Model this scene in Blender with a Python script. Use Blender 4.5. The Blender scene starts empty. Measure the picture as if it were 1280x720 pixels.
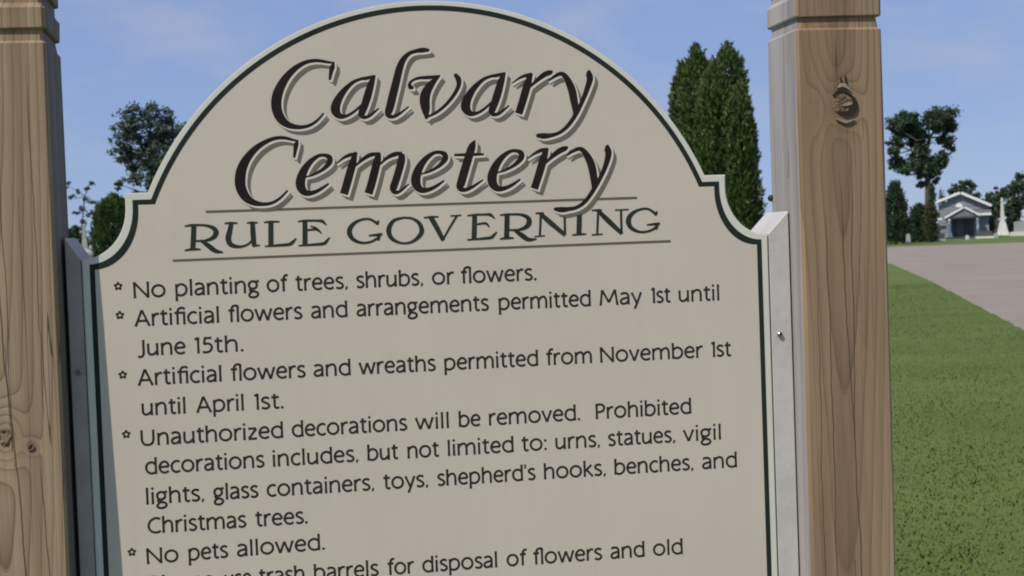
import bpy, bmesh, math, random
import numpy as np
from mathutils import Vector, Matrix
from mathutils.geometry import delaunay_2d_cdt
random.seed(7); rng = np.random.default_rng(7)
sc = bpy.context.scene
COL = sc.collection
R = math.radians

# ------------------------------------------------------------------ camera
F = 1800.0                       # focal length in pixels of the 1280 wide photograph
YAW, PITCH, ROLL = 0.140455, 0.033663, 0.036663
D, EYE = 2.196, 1.55             # sign front plane is y = 0, the camera stands D in front of it
CAM = np.array([0.0, -D, EYE])
cy, sy, cp, sp = math.cos(YAW), math.sin(YAW), math.cos(PITCH), math.sin(PITCH)
FW = np.array([sy*cp, cy*cp, -sp]); R0 = np.array([cy, -sy, 0.0]); U0 = np.cross(R0, FW)
RT = math.cos(ROLL)*R0 - math.sin(ROLL)*U0
UP = math.sin(ROLL)*R0 + math.cos(ROLL)*U0
HX, HY = np.array([cy, -sy]), np.array([sy, cy])      # horizontal right / away

def ray(px, py): return FW + RT*(px-640)/F - UP*(py-360)/F
def sign_xz(px, py):                                   # photo measurement -> metres on the sign face
    d = ray(px, py); t = D/d[1]; p = t*d
    return (p[0], p[2])
def far(px, py, d): return CAM + ray(px, py)*d         # point at depth d
def ground(px, d):                                     # ground point in the column px at depth d
    py = 299.4 - (px-640)*0.0367 + EYE*F/d
    for _ in range(8):
        z = far(px, py, d)[2]; py += z*F/d
    p = far(px, py, d); return Vector((p[0], p[1], 0.0))

cam_d = bpy.data.cameras.new('camera'); cam = bpy.data.objects.new('camera', cam_d); COL.objects.link(cam)
cam_d.sensor_width = 36; cam_d.lens = 36*F/1280; cam_d.clip_end = 6000; cam_d.clip_start = 0.05
M = Matrix(((RT[0], UP[0], -FW[0], CAM[0]), (RT[1], UP[1], -FW[1], CAM[1]), (RT[2], UP[2], -FW[2], CAM[2]), (0, 0, 0, 1)))
cam.matrix_world = M
cam_d.dof.use_dof = True; cam_d.dof.focus_distance = 2.3; cam_d.dof.aperture_fstop = 18
sc.camera = cam

# ------------------------------------------------------------------ helpers
def link(name, me, m=None, parent=None):
    o = bpy.data.objects.new(name, me); COL.objects.link(o)
    if m is not None:
        for q in (m if isinstance(m, (list, tuple)) else [m]): me.materials.append(q)
    if parent is not None: o.parent = parent
    return o
def obj(name, bm, m=None, parent=None, smooth=False):
    me = bpy.data.meshes.new(name); bm.normal_update(); bm.to_mesh(me); bm.free()
    if smooth:
        for p in me.polygons: p.use_smooth = True
    return link(name, me, m, parent)
def thing(name, label, cat, loc=(0, 0, 0), rz=0.0, group=None):
    o = bpy.data.objects.new(name, None); COL.objects.link(o); o.empty_display_size = .2
    o.location = loc; o.rotation_euler = (0, 0, rz); o['label'] = label; o['category'] = cat
    if group: o['group'] = group
    return o
def tag(o, label, cat, group=None):
    o['label'] = label; o['category'] = cat
    if group: o['group'] = group
    return o
def box(bm, x0, x1, y0, y1, z0, z1, bev=0.0):
    vs = [bm.verts.new((x, y, z)) for z in (z0, z1) for y in (y0, y1) for x in (x0, x1)]
    fs = [(0, 2, 3, 1), (4, 5, 7, 6), (0, 1, 5, 4), (2, 6, 7, 3), (0, 4, 6, 2), (1, 3, 7, 5)]
    ff = [bm.faces.new([vs[i] for i in f]) for f in fs]
    if bev:
        es = {e for f in ff for e in f.edges}
        bmesh.ops.bevel(bm, geom=list(es), offset=bev, segments=2, affect='EDGES', profile=.5)
def prism(bm, pts, y0, y1):                            # outline in x,z pulled from y0 back to y1
    a = [bm.verts.new((x, y0, z)) for x, z in pts]; b = [bm.verts.new((x, y1, z)) for x, z in pts]
    bm.faces.new(a); bm.faces.new(b[::-1]); n = len(pts)
    for i in range(n): bm.faces.new((a[i], b[i], b[(i+1) % n], a[(i+1) % n]))
    bmesh.ops.recalc_face_normals(bm, faces=bm.faces)
def tube(bm, pts, rad, n=7):
    pts = [Vector(p) for p in pts]; rings = []
    for i, p in enumerate(pts):
        t = (pts[min(i+1, len(pts)-1)] - pts[max(i-1, 0)]).normalized()
        a = t.orthogonal().normalized() if i == 0 else (rings_a - t*rings_a.dot(t)).normalized()
        rings_a = a; b = t.cross(a)
        rings.append([bm.verts.new(p + (a*math.cos(2*math.pi*k/n) + b*math.sin(2*math.pi*k/n))*rad[i]) for k in range(n)])
    for r0, r1 in zip(rings, rings[1:]):
        for k in range(n): bm.faces.new((r0[k], r0[(k+1) % n], r1[(k+1) % n], r1[k]))
    bm.faces.new(rings[0][::-1]); bm.faces.new(rings[-1])
def mesh_arrays(name, V, Fc):                          # big quad mesh from arrays
    me = bpy.data.meshes.new(name); n, k = Fc.shape
    me.vertices.add(len(V)); me.vertices.foreach_set('co', V.astype(np.float32).ravel())
    me.loops.add(n*k); me.loops.foreach_set('vertex_index', Fc.astype(np.int32).ravel())
    me.polygons.add(n); me.polygons.foreach_set('loop_start', np.arange(0, n*k, k, dtype=np.int32))
    me.update(calc_edges=True); me.validate(); return me

# ------------------------------------------------------------------ materials
def mat(name, col, rough=.6, spec=.4):
    m = bpy.data.materials.new(name); m.use_nodes = True
    b = m.node_tree.nodes['Principled BSDF']
    b.inputs['Base Color'].default_value = (*col, 1); b.inputs['Roughness'].default_value = rough
    b.inputs['Specular IOR Level'].default_value = spec
    return m
class NT:
    def __init__(s, m): s.t = m.node_tree; s.n = s.t.nodes; s.b = s.n['Principled BSDF']
    def new(s, typ, **kw):
        q = s.n.new(typ)
        for k, v in kw.items(): setattr(q, k, v)
        return q
    def lk(s, a, b): s.t.links.new(a, b)
    def put(s, sock, v):
        if v is None: return
        if hasattr(v, 'is_output'): s.lk(v, sock)
        else: sock.default_value = v
    def math(s, op, a, b=None, c=None):
        q = s.new('ShaderNodeMath', operation=op)
        for i, v in enumerate((a, b, c)): s.put(q.inputs[i], v)
        return q.outputs[0]
    def noise(s, vec, scale, detail=4, rough=.55, dist=0):
        q = s.new('ShaderNodeTexNoise'); s.put(q.inputs['Vector'], vec)
        q.inputs['Scale'].default_value = scale; q.inputs['Detail'].default_value = detail
        q.inputs['Roughness'].default_value = rough; q.inputs['Distortion'].default_value = dist
        return q.outputs[0]
    def mapping(s, vec, scale=(1, 1, 1), loc=(0, 0, 0)):
        q = s.new('ShaderNodeMapping'); s.lk(vec, q.inputs[0]); q.inputs['Scale'].default_value = scale
        q.inputs['Location'].default_value = loc; return q.outputs[0]
    def ramp(s, fac, stops):
        q = s.new('ShaderNodeValToRGB'); s.lk(fac, q.inputs[0]); e = q.color_ramp.elements
        while len(e) < len(stops): e.new(.5)
        for el, (p, c) in zip(e, stops): el.position = p; el.color = (*c, 1) if len(c) == 3 else c
        return q.outputs[0]
    def mix(s, fac, a, b, mode='MIX'):
        q = s.new('ShaderNodeMix', data_type='RGBA', blend_type=mode)
        s.put(q.inputs[0], fac); 
        for i, v in ((6, a), (7, b)):
            s.put(q.inputs[i], (*v, 1) if isinstance(v, tuple) and len(v) == 3 else v)
        return q.outputs[2]
    def bump(s, h, strength=.3, dist=.01):
        q = s.new('ShaderNodeBump'); s.lk(h, q.inputs['Height']); q.inputs['Strength'].default_value = strength
        q.inputs['Distance'].default_value = dist; s.lk(q.outputs[0], s.b.inputs['Normal'])
def coords(n): return n.new('ShaderNodeTexCoord').outputs['Object']

def mottled(name, c1, c2, scale, rough=.7, bump=.0, spec=.3, detail=5, bscale=None):
    m = mat(name, c1, rough, spec); n = NT(m); co = coords(n)
    f = n.noise(co, scale, detail, .6)
    n.lk(n.ramp(f, [(.3, c1), (.7, c2)]), n.b.inputs['Base Color'])
    if bump: n.bump(n.noise(co, bscale or scale*4, 4), bump, .02)
    return m

def wood(name, light, mid, dark, knots, seed, cracks=.5, checks=()):
    """sawn post: growth rings cut by the face, bent round the knots, fine fibre and long drying checks"""
    m = mat(name, mid, .75, .25); n = NT(m); co = coords(n)
    sep = n.new('ShaderNodeSeparateXYZ'); n.lk(co, sep.inputs[0]); X, Y, Z = sep.outputs
    lw = n.noise(n.mapping(co, (4, 4, .75), (seed, seed*2, 0)), 1.0, 3, .5)
    wob = n.math('MULTIPLY', n.math('SUBTRACT', lw, .5), .04)
    w2 = n.math('MULTIPLY', n.math('SUBTRACT', n.noise(n.mapping(co, (40, 40, 5), (seed, 3, 1)), 1.0, 2), .5), .006)
    xx = n.math('ADD', n.math('ADD', n.math('ADD', X, .012), wob), w2)
    yy = n.math('ADD', n.math('ADD', n.math('MULTIPLY', Z, .05), n.math('ADD', Y, .035)), wob)
    field = n.math('SQRT', n.math('ADD', n.math('MULTIPLY', xx, xx), n.math('MULTIPLY', yy, yy)))
    kd = None
    for kx, kz, rx, rz, amp, dk in knots:
        a = n.math('DIVIDE', n.math('SUBTRACT', X, kx), rx); b = n.math('DIVIDE', n.math('SUBTRACT', Z, kz), rz)
        e = n.math('ADD', n.math('MULTIPLY', a, a), n.math('MULTIPLY', b, b))
        g = n.math('MULTIPLY', n.math('EXPONENT', n.math('MULTIPLY', e, -1.0)), amp)
        field = n.math('ADD', field, g)
        core = n.math('MULTIPLY', n.math('EXPONENT', n.math('MULTIPLY', e, -5.0)), dk)
        kd = core if kd is None else n.math('MAXIMUM', kd, core)
    ph = n.math('MULTIPLY', field, 96.0)
    fr = n.math('FRACT', ph)
    ringv = n.math('ADD', n.math('MULTIPLY', n.math('POWER', fr, 9.0), .62), n.math('MULTIPLY', n.math('POWER', fr, 2.2), .42))
    edge = n.math('GREATER_THAN', fr, .97)
    ringv = n.math('MULTIPLY', ringv, n.math('SUBTRACT', 1.0, n.math('MULTIPLY', edge, .6)))
    amt = n.noise(n.mapping(co, (9, 9, .9), (seed*3, 1, 2)), 1.0, 3)
    ringv = n.math('MULTIPLY', ringv, n.math('MULTIPLY_ADD', amt, 1.7, -.15))
    fib = n.noise(n.mapping(co, (330, 330, 5)), 1.0, 4, .6)
    big = n.noise(n.mapping(co, (26, 26, 1.0), (0, seed, 4)), 1.0, 4)
    base = n.ramp(big, [(.28, tuple(q*.72 for q in mid)), (.45, mid), (.68, light)])
    c = n.mix(n.math('MULTIPLY', ringv, .8), base, dark)
    c = n.mix(n.math('MULTIPLY', n.math('SUBTRACT', fib, .3), .75), c, tuple(q*.55 for q in mid))
    if kd is not None: c = n.mix(n.math('MULTIPLY', kd, .55), c, tuple(q*.6 for q in dark))
    ck = n.noise(n.mapping(co, (60, 60, 1.1), (seed*5, 0, 7)), 1.0, 2, .4)
    line = n.math('LESS_THAN', n.math('ABSOLUTE', n.math('SUBTRACT', ck, .5)), .007)
    gate = n.math('GREATER_THAN', n.noise(n.mapping(co, (20, 20, 2.0), (2, seed, 9)), 1.0, 1), .58)
    crack = n.math('MULTIPLY', line, gate)
    c = n.mix(n.math('MULTIPLY', crack, cracks), c, (.045, .03, .022))
    for cx0, sl_, z0, z1, wd in checks:
        wv = n.math('MULTIPLY', n.math('SUBTRACT', n.noise(n.mapping(co, (0, 0, 9), (cx0*900, 2, 5)), 1.0, 4), .5), .012)
        dx = n.math('ABSOLUTE', n.math('SUBTRACT', n.math('SUBTRACT', n.math('SUBTRACT', X, cx0), n.math('MULTIPLY', Z, sl_)), wv))
        tz = n.math('MULTIPLY', n.math('DIVIDE', n.math('SUBTRACT', Z, z0), z1-z0), n.math('DIVIDE', n.math('SUBTRACT', z1, Z), z1-z0))
        on = n.math('LESS_THAN', dx, n.math('MULTIPLY', n.math('MINIMUM', n.math('MULTIPLY', tz, 8.0), 1.0), wd))
        c = n.mix(n.math('MULTIPLY', on, .75), c, (.05, .03, .02)); crack = n.math('MAXIMUM', crack, on)
    n.lk(c, n.b.inputs['Base Color'])
    h = n.math('SUBTRACT', n.math('MULTIPLY_ADD', fib, .35, n.math('MULTIPLY', ringv, -.5)), n.math('MULTIPLY', crack, 1.5))
    n.bump(h, .45, .0025)
    return m

CREAM = (.60, .525, .44)
def board_paint():
    m = mat('cream_sign_paint', CREAM, .42, .35); n = NT(m); co = coords(n)
    f = n.noise(co, 2.2, 4, .6); g = n.noise(co, 300, 2)
    c = n.ramp(f, [(.3, tuple(q*.95 for q in CREAM)), (.7, tuple(q*1.03 for q in CREAM))])
    run = n.noise(n.mapping(co, (38, 38, 1.6)), 1.0, 5, .6); blot = n.noise(co, 9, 5, .65)
    soil = n.math('MULTIPLY', n.math('MULTIPLY', n.ramp(run, [(.5, (0, 0, 0)), (.75, (1, 1, 1))]), n.ramp(blot, [(.4, (0, 0, 0)), (.7, (1, 1, 1))])), .16)
    c = n.mix(soil, c, (.36, .32, .25))
    spk = n.noise(co, 260, 2, .5); c = n.mix(n.math('MULTIPLY', n.math('GREATER_THAN', spk, .74), .25), c, (.25, .22, .18))
    n.lk(n.ramp(blot, [(.3, (.36, .36, .36)), (.7, (.55, .55, .55))]), n.b.inputs['Roughness'])
    n.lk(c, n.b.inputs['Base Color']); n.bump(g, .06, .0006)
    return m
m_board = board_paint()
m_margin = mottled('pale_sign_edge_paint', (.62, .60, .53), (.68, .66, .58), 6, .45)
m_border = mottled('dark_green_border_paint', (.016, .022, .018), (.026, .034, .027), 20, .55, 0, .12)
m_black = mottled('black_letter_paint', (.016, .010, .010), (.027, .018, .017), 14, .55, 0, .12)
m_text = mottled('black_text_paint', (.026, .020, .017), (.040, .031, .026), 14, .55, 0, .15)
m_head = mottled('dark_green_letter_paint', (.022, .027, .021), (.034, .040, .031), 14, .55, 0, .15)
m_hi = mottled('pale_letter_outline_paint', (.655, .60, .505), (.70, .645, .55), 14, .45)
m_shade = mottled('olive_letter_shadow_paint', (.15, .12, .088), (.19, .155, .115), 20, .5)
m_rule = mottled('brown_rule_paint', (.115, .085, .055), (.15, .115, .075), 20, .5)
m_white = mottled('white_strip_paint', (.47, .445, .43), (.58, .555, .545), 9, .55, .06, .3, 6, 40)
m_steel = mat('screw_steel', (.35, .34, .33), .35); m_steel.node_tree.nodes['Principled BSDF'].inputs['Metallic'].default_value = .9
m_dark = mat('dark_bolt', (.02, .02, .022), .5)

# ------------------------------------------------------------------ lettering
def smooth(pts, per=7):                                # Catmull-Rom through (x, y, w)
    P = [np.array(p, float) for p in pts]
    if len(P) < 3: return P
    out = []
    Q = [2*P[0]-P[1]] + P + [2*P[-1]-P[-2]]
    for i in range(1, len(Q)-2):
        p0, p1, p2, p3 = Q[i-1:i+3]
        for k in range(per):
            t = k/per
            out.append(.5*((2*p1) + (-p0+p2)*t + (2*p0-5*p1+4*p2-p3)*t*t + (-p0+3*p1-3*p2+p3)*t**3))
    out.append(P[-1]); return out
def ribbon(path, shapes, extra=0.0, caps=True):
    """turn a centre line with widths into convex pieces (quads and round joints)"""
    L, Rr = [], []
    n = len(path)
    for i, p in enumerate(path):
        a = path[max(i-1, 0)]; b = path[min(i+1, n-1)]
        t = np.array([b[0]-a[0], b[1]-a[1]]); t /= (np.hypot(*t) + 1e-9)
        nn = np.array([-t[1], t[0]]); h = max(p[2], 0)/2 + extra
        q = np.array([p[0], p[1]])
        if extra and i == 0: q = q - t*extra
        if extra and i == n-1: q = q + t*extra
        L.append(q + nn*h); Rr.append(q - nn*h)
    for i in range(n-1): shapes.append([L[i], L[i+1], Rr[i+1]]); shapes.append([L[i], Rr[i+1], Rr[i]])
def disc(x, y, r, shapes, n=12): shapes.append([np.array([x+r*math.cos(2*math.pi*k/n), y+r*math.sin(2*math.pi*k/n)]) for k in range(n)])
def union(shapes, eps=1e-6):
    """one flat triangulated sheet covering all the pieces, without overlaps"""
    vs, fs = [], []
    for s in shapes:
        ar = sum(s[i][0]*s[(i+1) % len(s)][1]-s[(i+1) % len(s)][0]*s[i][1] for i in range(len(s)))
        if abs(ar) < 1e-12: continue
        q = s if ar > 0 else s[::-1]
        fs.append(list(range(len(vs), len(vs)+len(q)))); vs += [Vector((float(p[0]), float(p[1]))) for p in q]
    def area(V, Fs): return sum(abs((V[b].x-V[a].x)*(V[c].y-V[a].y)-(V[b].y-V[a].y)*(V[c].x-V[a].x)) for f in Fs for a, b, c in ((f[0], f[q], f[q+1]) for q in range(1, len(f)-1)))
    total = area(vs, fs); size = max(v.length for v in vs); jr = random.Random(5)
    for attempt in range(12):                            # a degenerate contact can flood the outside: nudge the corners and try again
        r = delaunay_2d_cdt(vs, [], fs, 1, eps, True)
        tri = [f for f, of in zip(r[2], r[5]) if len(of)]
        got = area(r[0], tri)
        if .6*total < got < 1.001*total: return r[0], tri
        vs = [Vector((v.x + jr.uniform(-1, 1)*size*2e-5, v.y + jr.uniform(-1, 1)*size*2e-5)) for v in vs]
    print('UNION FAILED', got/total)
    return r[0], tri
def sheet(name, parts, m, parent, y):
    """parts: list of (verts2d in sign metres, tris)"""
    V, T = [], []
    for vs, ts in parts:
        o = len(V); V += [(v[0], y, EYE + v[1]) for v in vs]
        for t in ts:
            a, b, c = (vs[i] for i in t)
            if (b[0]-a[0])*(c[1]-a[1])-(b[1]-a[1])*(c[0]-a[0]) < 0: t = t[::-1]
            T.append([o+i for i in t])
    me = bpy.data.meshes.new(name); me.from_pydata(V, [], T); me.update()
    return link(name, me, m, parent)

# title: strokes measured on four enlargements of the photo (x, y, thickness)
ZS = 1280/260
ZA, ZB, ZC, ZD = (270, 40), (510, 40), (270, 150), (510, 150)
a_strokes = [[(976, 268, 8), (930, 284, 22), (890, 290, 18), (840, 312, 22), (785, 365, 36), (745, 430, 52), (735, 480, 58), (758, 515, 40), (800, 518, 20), (850, 490, 16), (905, 440, 12)],
             [(978, 266, 10), (957, 310, 38), (935, 385, 48), (915, 450, 46), (896, 502, 42), (908, 524, 26), (945, 516, 18), (1002, 470, 9)]]
e_strokes = [[(548, 352, 9), (600, 336, 14), (660, 302, 22), (697, 262, 34), (698, 232, 34), (668, 217, 22), (628, 222, 22), (580, 258, 34), (541, 312, 48), (520, 375, 58), (526, 422, 54), (556, 449, 38), (600, 446, 26), (645, 425, 20), (694, 391, 11)]]
def shift(st, dx, dy): return [[(x+dx, y+dy, w) for x, y, w in s] for s in st]
TITLE = [
 (ZA, [[(727, 190, 8), (690, 187, 16), (640, 178, 20), (592, 178, 22), (540, 192, 26), (480, 230, 36), (425, 290, 48), (387, 360, 60), (372, 420, 64), (375, 480, 62), (400, 535, 56), (445, 572, 40), (510, 586, 26), (570, 577, 20), (620, 547, 16), (664, 500, 11)],
       [(728, 184, 4), (716, 215, 30), (707, 250, 24), (700, 296, 14)]]),
 (ZA, a_strokes),
 (ZA, [[(1304, 112, 20), (1270, 112, 30), (1230, 118, 24), (1190, 132, 24), (1155, 166, 34), (1130, 220, 44), (1110, 300, 48), (1090, 380, 50), (1072, 455, 50), (1060, 503, 42), (1080, 522, 24), (1122, 508, 17), (1186, 459, 8)]]),
 (ZB, [[(24, 343, 22), (14, 338, 30), (10, 318, 18), (30, 297, 15), (72, 283, 18), (130, 280, 22), (198, 271, 12)],
       [(196, 268, 8), (150, 312, 38), (112, 370, 58), (102, 420, 62), (108, 475, 52), (113, 528, 20)],
       [(106, 528, 12), (170, 498, 17), (230, 450, 19), (280, 390, 22), (310, 332, 26), (310, 292, 34), (294, 268, 26)]]),
 (ZB, shift(a_strokes, -381, -17)),
 (ZB, [[(637, 317, 6), (690, 281, 15), (735, 266, 22), (768, 262, 8)], [(752, 264, 28), (735, 320, 46), (715, 390, 48), (697, 450, 46), (680, 503, 46)],
       [(735, 352, 8), (788, 302, 22), (838, 263, 32), (872, 250, 30), (890, 243, 12)]]),
 (ZB, [[(862, 302, 8), (905, 271, 20), (944, 258, 26), (975, 286, 38), (1005, 350, 48), (1020, 420, 46), (1030, 480, 38), (1024, 512, 20)],
       [(1112, 248, 26), (1114, 264, 40), (1118, 292, 38), (1101, 350, 32), (1070, 430, 26), (1030, 510, 26), (980, 580, 24), (930, 620, 21), (880, 636, 26), (835, 640, 36), (800, 638, 26)]]),
 (ZC, [[(504, 128, 8), (470, 122, 16), (430, 112, 20), (382, 110, 22), (324, 126, 26), (255, 167, 36), (200, 224, 48), (163, 290, 60), (149, 355, 66), (153, 415, 64), (180, 470, 56), (225, 505, 40), (285, 518, 24), (345, 510, 19), (395, 480, 16), (442, 433, 11)],
       [(505, 120, 4), (494, 150, 28), (487, 190, 22), (481, 232, 14)]]),
 (ZC, e_strokes),
 (ZC, [[(742, 267, 7), (790, 230, 17), (830, 214, 22), (872, 204, 8)], [(856, 208, 26), (840, 270, 46), (820, 340, 50), (802, 405, 50), (787, 456, 50)],
       [(850, 290, 8), (900, 245, 20), (950, 215, 26), (1004, 208, 18)], [(1000, 212, 30), (992, 250, 46), (975, 320, 50), (957, 390, 50), (938, 453, 50)],
       [(1003, 280, 8), (1050, 235, 20), (1100, 211, 28), (1146, 205, 18)], [(1142, 208, 34), (1141, 246, 46), (1125, 310, 46), (1107, 370, 46), (1091, 420, 44), (1102, 444, 28), (1132, 438, 17), (1187, 394, 8)]]),
 (ZD, shift(e_strokes, -472, -18)),
 (ZD, [[(412, 126, 8), (394, 162, 44), (375, 220, 50), (351, 300, 52), (331, 370, 52), (321, 414, 46), (347, 430, 26), (392, 414, 19), (462, 368, 9)], [(284, 216, 15), (380, 213, 20), (467, 211, 13)]]),
 (ZD, shift(e_strokes, -3, -27)),
 (ZD, [[(734, 238, 6), (780, 205, 16), (825, 185, 24), (865, 180, 8)], [(850, 184, 28), (832, 240, 46), (812, 310, 48), (792, 375, 46), (776, 423, 46)],
       [(835, 276, 8), (885, 226, 24), (930, 191, 34), (965, 175, 30), (984, 166, 10)]]),
 (ZD, [[(974, 221, 7), (1015, 191, 20), (1060, 178, 26), (1095, 212, 40), (1125, 270, 48), (1140, 340, 46), (1146, 400, 38), (1138, 434, 18)],
       [(1226, 165, 26), (1228, 182, 40), (1232, 215, 38), (1215, 280, 30), (1185, 350, 26), (1140, 430, 26), (1090, 500, 24), (1040, 537, 22), (990, 548, 26), (945, 552, 34), (908, 549, 24)]]),
]
def title_layer(extra, dx, dy):
    parts = []
    for org, strokes in TITLE:
        shp = []
        for s in strokes:
            ribbon(smooth(s, 5), shp, extra)
            for q in (s[0], s[-1]):
                if 20 <= q[2] <= 31: disc(q[0], q[1], q[2]/2+extra, shp, 14)
        shp = [[sign_xz(org[0]+(p[0]+dx)/ZS, org[1]+(p[1]+dy)/ZS) for p in q] for q in shp]
        parts += shp
    return union([[np.array(p) for p in q] for q in parts], 1e-7)

# heading capitals, measured on two enlargements
YS = 1277/330
H5, H6 = (200, 230), (520, 230)
HEAD = [
 (H5, [[(163, 198, 22), (162, 250, 23), (158, 317, 22)], [(120, 204, 5), (150, 199, 9), (185, 197, 7)], [(120, 321, 5), (158, 315, 11), (196, 316, 5)],
       [(165, 198, 8), (220, 200, 10), (258, 213, 18), (271, 235, 24), (255, 260, 18), (215, 274, 9), (170, 275, 7)], [(196, 272, 10), (235, 299, 22), (268, 323, 19), (304, 330, 5)]]),
 (H5, [[(313, 190, 5), (345, 188, 9), (374, 189, 5)], [(345, 190, 18), (337, 228, 23), (330, 262, 26), (342, 292, 22), (380, 303, 12), (420, 294, 8), (450, 268, 7)],
       [(420, 188, 5), (445, 186, 8), (472, 187, 5)], [(447, 186, 20), (450, 245, 23), (455, 299, 20)], [(450, 298, 12), (483, 296, 4)]]),
 (H5, [[(503, 185, 5), (536, 182, 9), (577, 182, 5)], [(536, 182, 22), (536, 240, 23), (536, 298, 22)], [(508, 301, 5), (560, 297, 10), (622, 292, 13), (640, 282, 14), (658, 263, 4)]]),
 (H5, [[(700, 178, 21), (701, 235, 22), (701, 294, 22)], [(668, 181, 5), (700, 177, 8), (760, 177, 9), (785, 180, 13), (804, 198, 4)], [(700, 225, 6), (745, 219, 9), (764, 222, 10), (780, 238, 4)], [(728, 203, 4), (752, 212, 8), (764, 222, 8)],
       [(670, 298, 5), (740, 293, 10), (790, 288, 13), (804, 278, 12), (820, 258, 4)]]),
 (H5, [[(1054, 192, 12), (1010, 169, 9), (960, 177, 11), (925, 204, 19), (916, 236, 23), (934, 267, 17), (975, 284, 10), (1020, 279, 9), (1058, 258, 10)], [(1056, 176, 4), (1052, 190, 12), (1046, 196, 4)],
       [(1010, 249, 5), (1045, 246, 10), (1074, 242, 10)], [(1060, 240, 18), (1055, 272, 10)]]),
 (H5, [[(1180, 162, 8), (1130, 177, 14), (1106, 220, 22), (1120, 262, 18), (1170, 286, 9), (1225, 276, 12), (1264, 235, 21), (1255, 192, 18), (1220, 167, 10), (1178, 162, 8)]]),
 (H6, [[(38, 163, 5), (72, 159, 8), (107, 158, 5)], [(70, 159, 22), (102, 215, 23), (131, 272, 18)], [(128, 272, 7), (160, 215, 8), (198, 152, 9)], [(167, 154, 5), (217, 151, 5)]]),
 (H6, [[(283, 149, 21), (282, 205, 22), (280, 264, 22)], [(248, 153, 5), (283, 149, 8), (338, 147, 9), (360, 149, 13), (380, 166, 4)], [(282, 197, 6), (325, 190, 9), (342, 193, 10), (354, 208, 4)],
       [(248, 270, 5), (318, 264, 10), (362, 259, 13), (374, 249, 12), (390, 232, 4)]]),
 (H6, [[(440, 148, 22), (439, 205, 23), (437, 262, 22)], [(406, 150, 5), (440, 147, 9), (465, 146, 7)], [(406, 266, 5), (438, 261, 11), (472, 261, 5)],
       [(442, 147, 8), (500, 147, 10), (537, 160, 18), (547, 184, 24), (530, 209, 18), (490, 222, 9), (448, 222, 7)], [(472, 220, 10), (510, 247, 22), (543, 268, 18), (582, 266, 5)]]),
 (H6, [[(603, 143, 9), (601, 200, 9), (598, 250, 9)], [(578, 141, 5), (600, 141, 8), (618, 141, 6)], [(573, 254, 5), (622, 250, 5)], [(600, 142, 16), (650, 187, 23), (720, 246, 17)], [(718, 134, 9), (719, 190, 9), (720, 246, 9)], [(697, 135, 5), (742, 132, 5)]]),
 (H6, [[(790, 130, 22), (789, 185, 23), (787, 243, 22)], [(758, 132, 5), (790, 129, 9), (822, 128, 5)], [(755, 247, 5), (788, 243, 9), (822, 242, 5)]]),
 (H6, [[(881, 127, 9), (878, 185, 9), (876, 242, 9)], [(850, 127, 5), (880, 126, 8), (897, 126, 6)], [(850, 246, 5), (902, 242, 5)], [(878, 127, 16), (930, 178, 23), (995, 239, 17)], [(991, 124, 9), (992, 180, 9), (994, 239, 9)], [(963, 126, 5), (1027, 123, 5)]]),
 (H6, [[(1162, 147, 12), (1120, 120, 9), (1070, 127, 11), (1035, 154, 19), (1027, 186, 23), (1044, 215, 17), (1085, 232, 10), (1130, 226, 9), (1164, 207, 10)], [(1164, 131, 4), (1160, 145, 12), (1154, 151, 4)],
       [(1116, 198, 5), (1150, 194, 10), (1178, 191, 10)], [(1166, 190, 18), (1160, 219, 10)]]),
]

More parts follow.
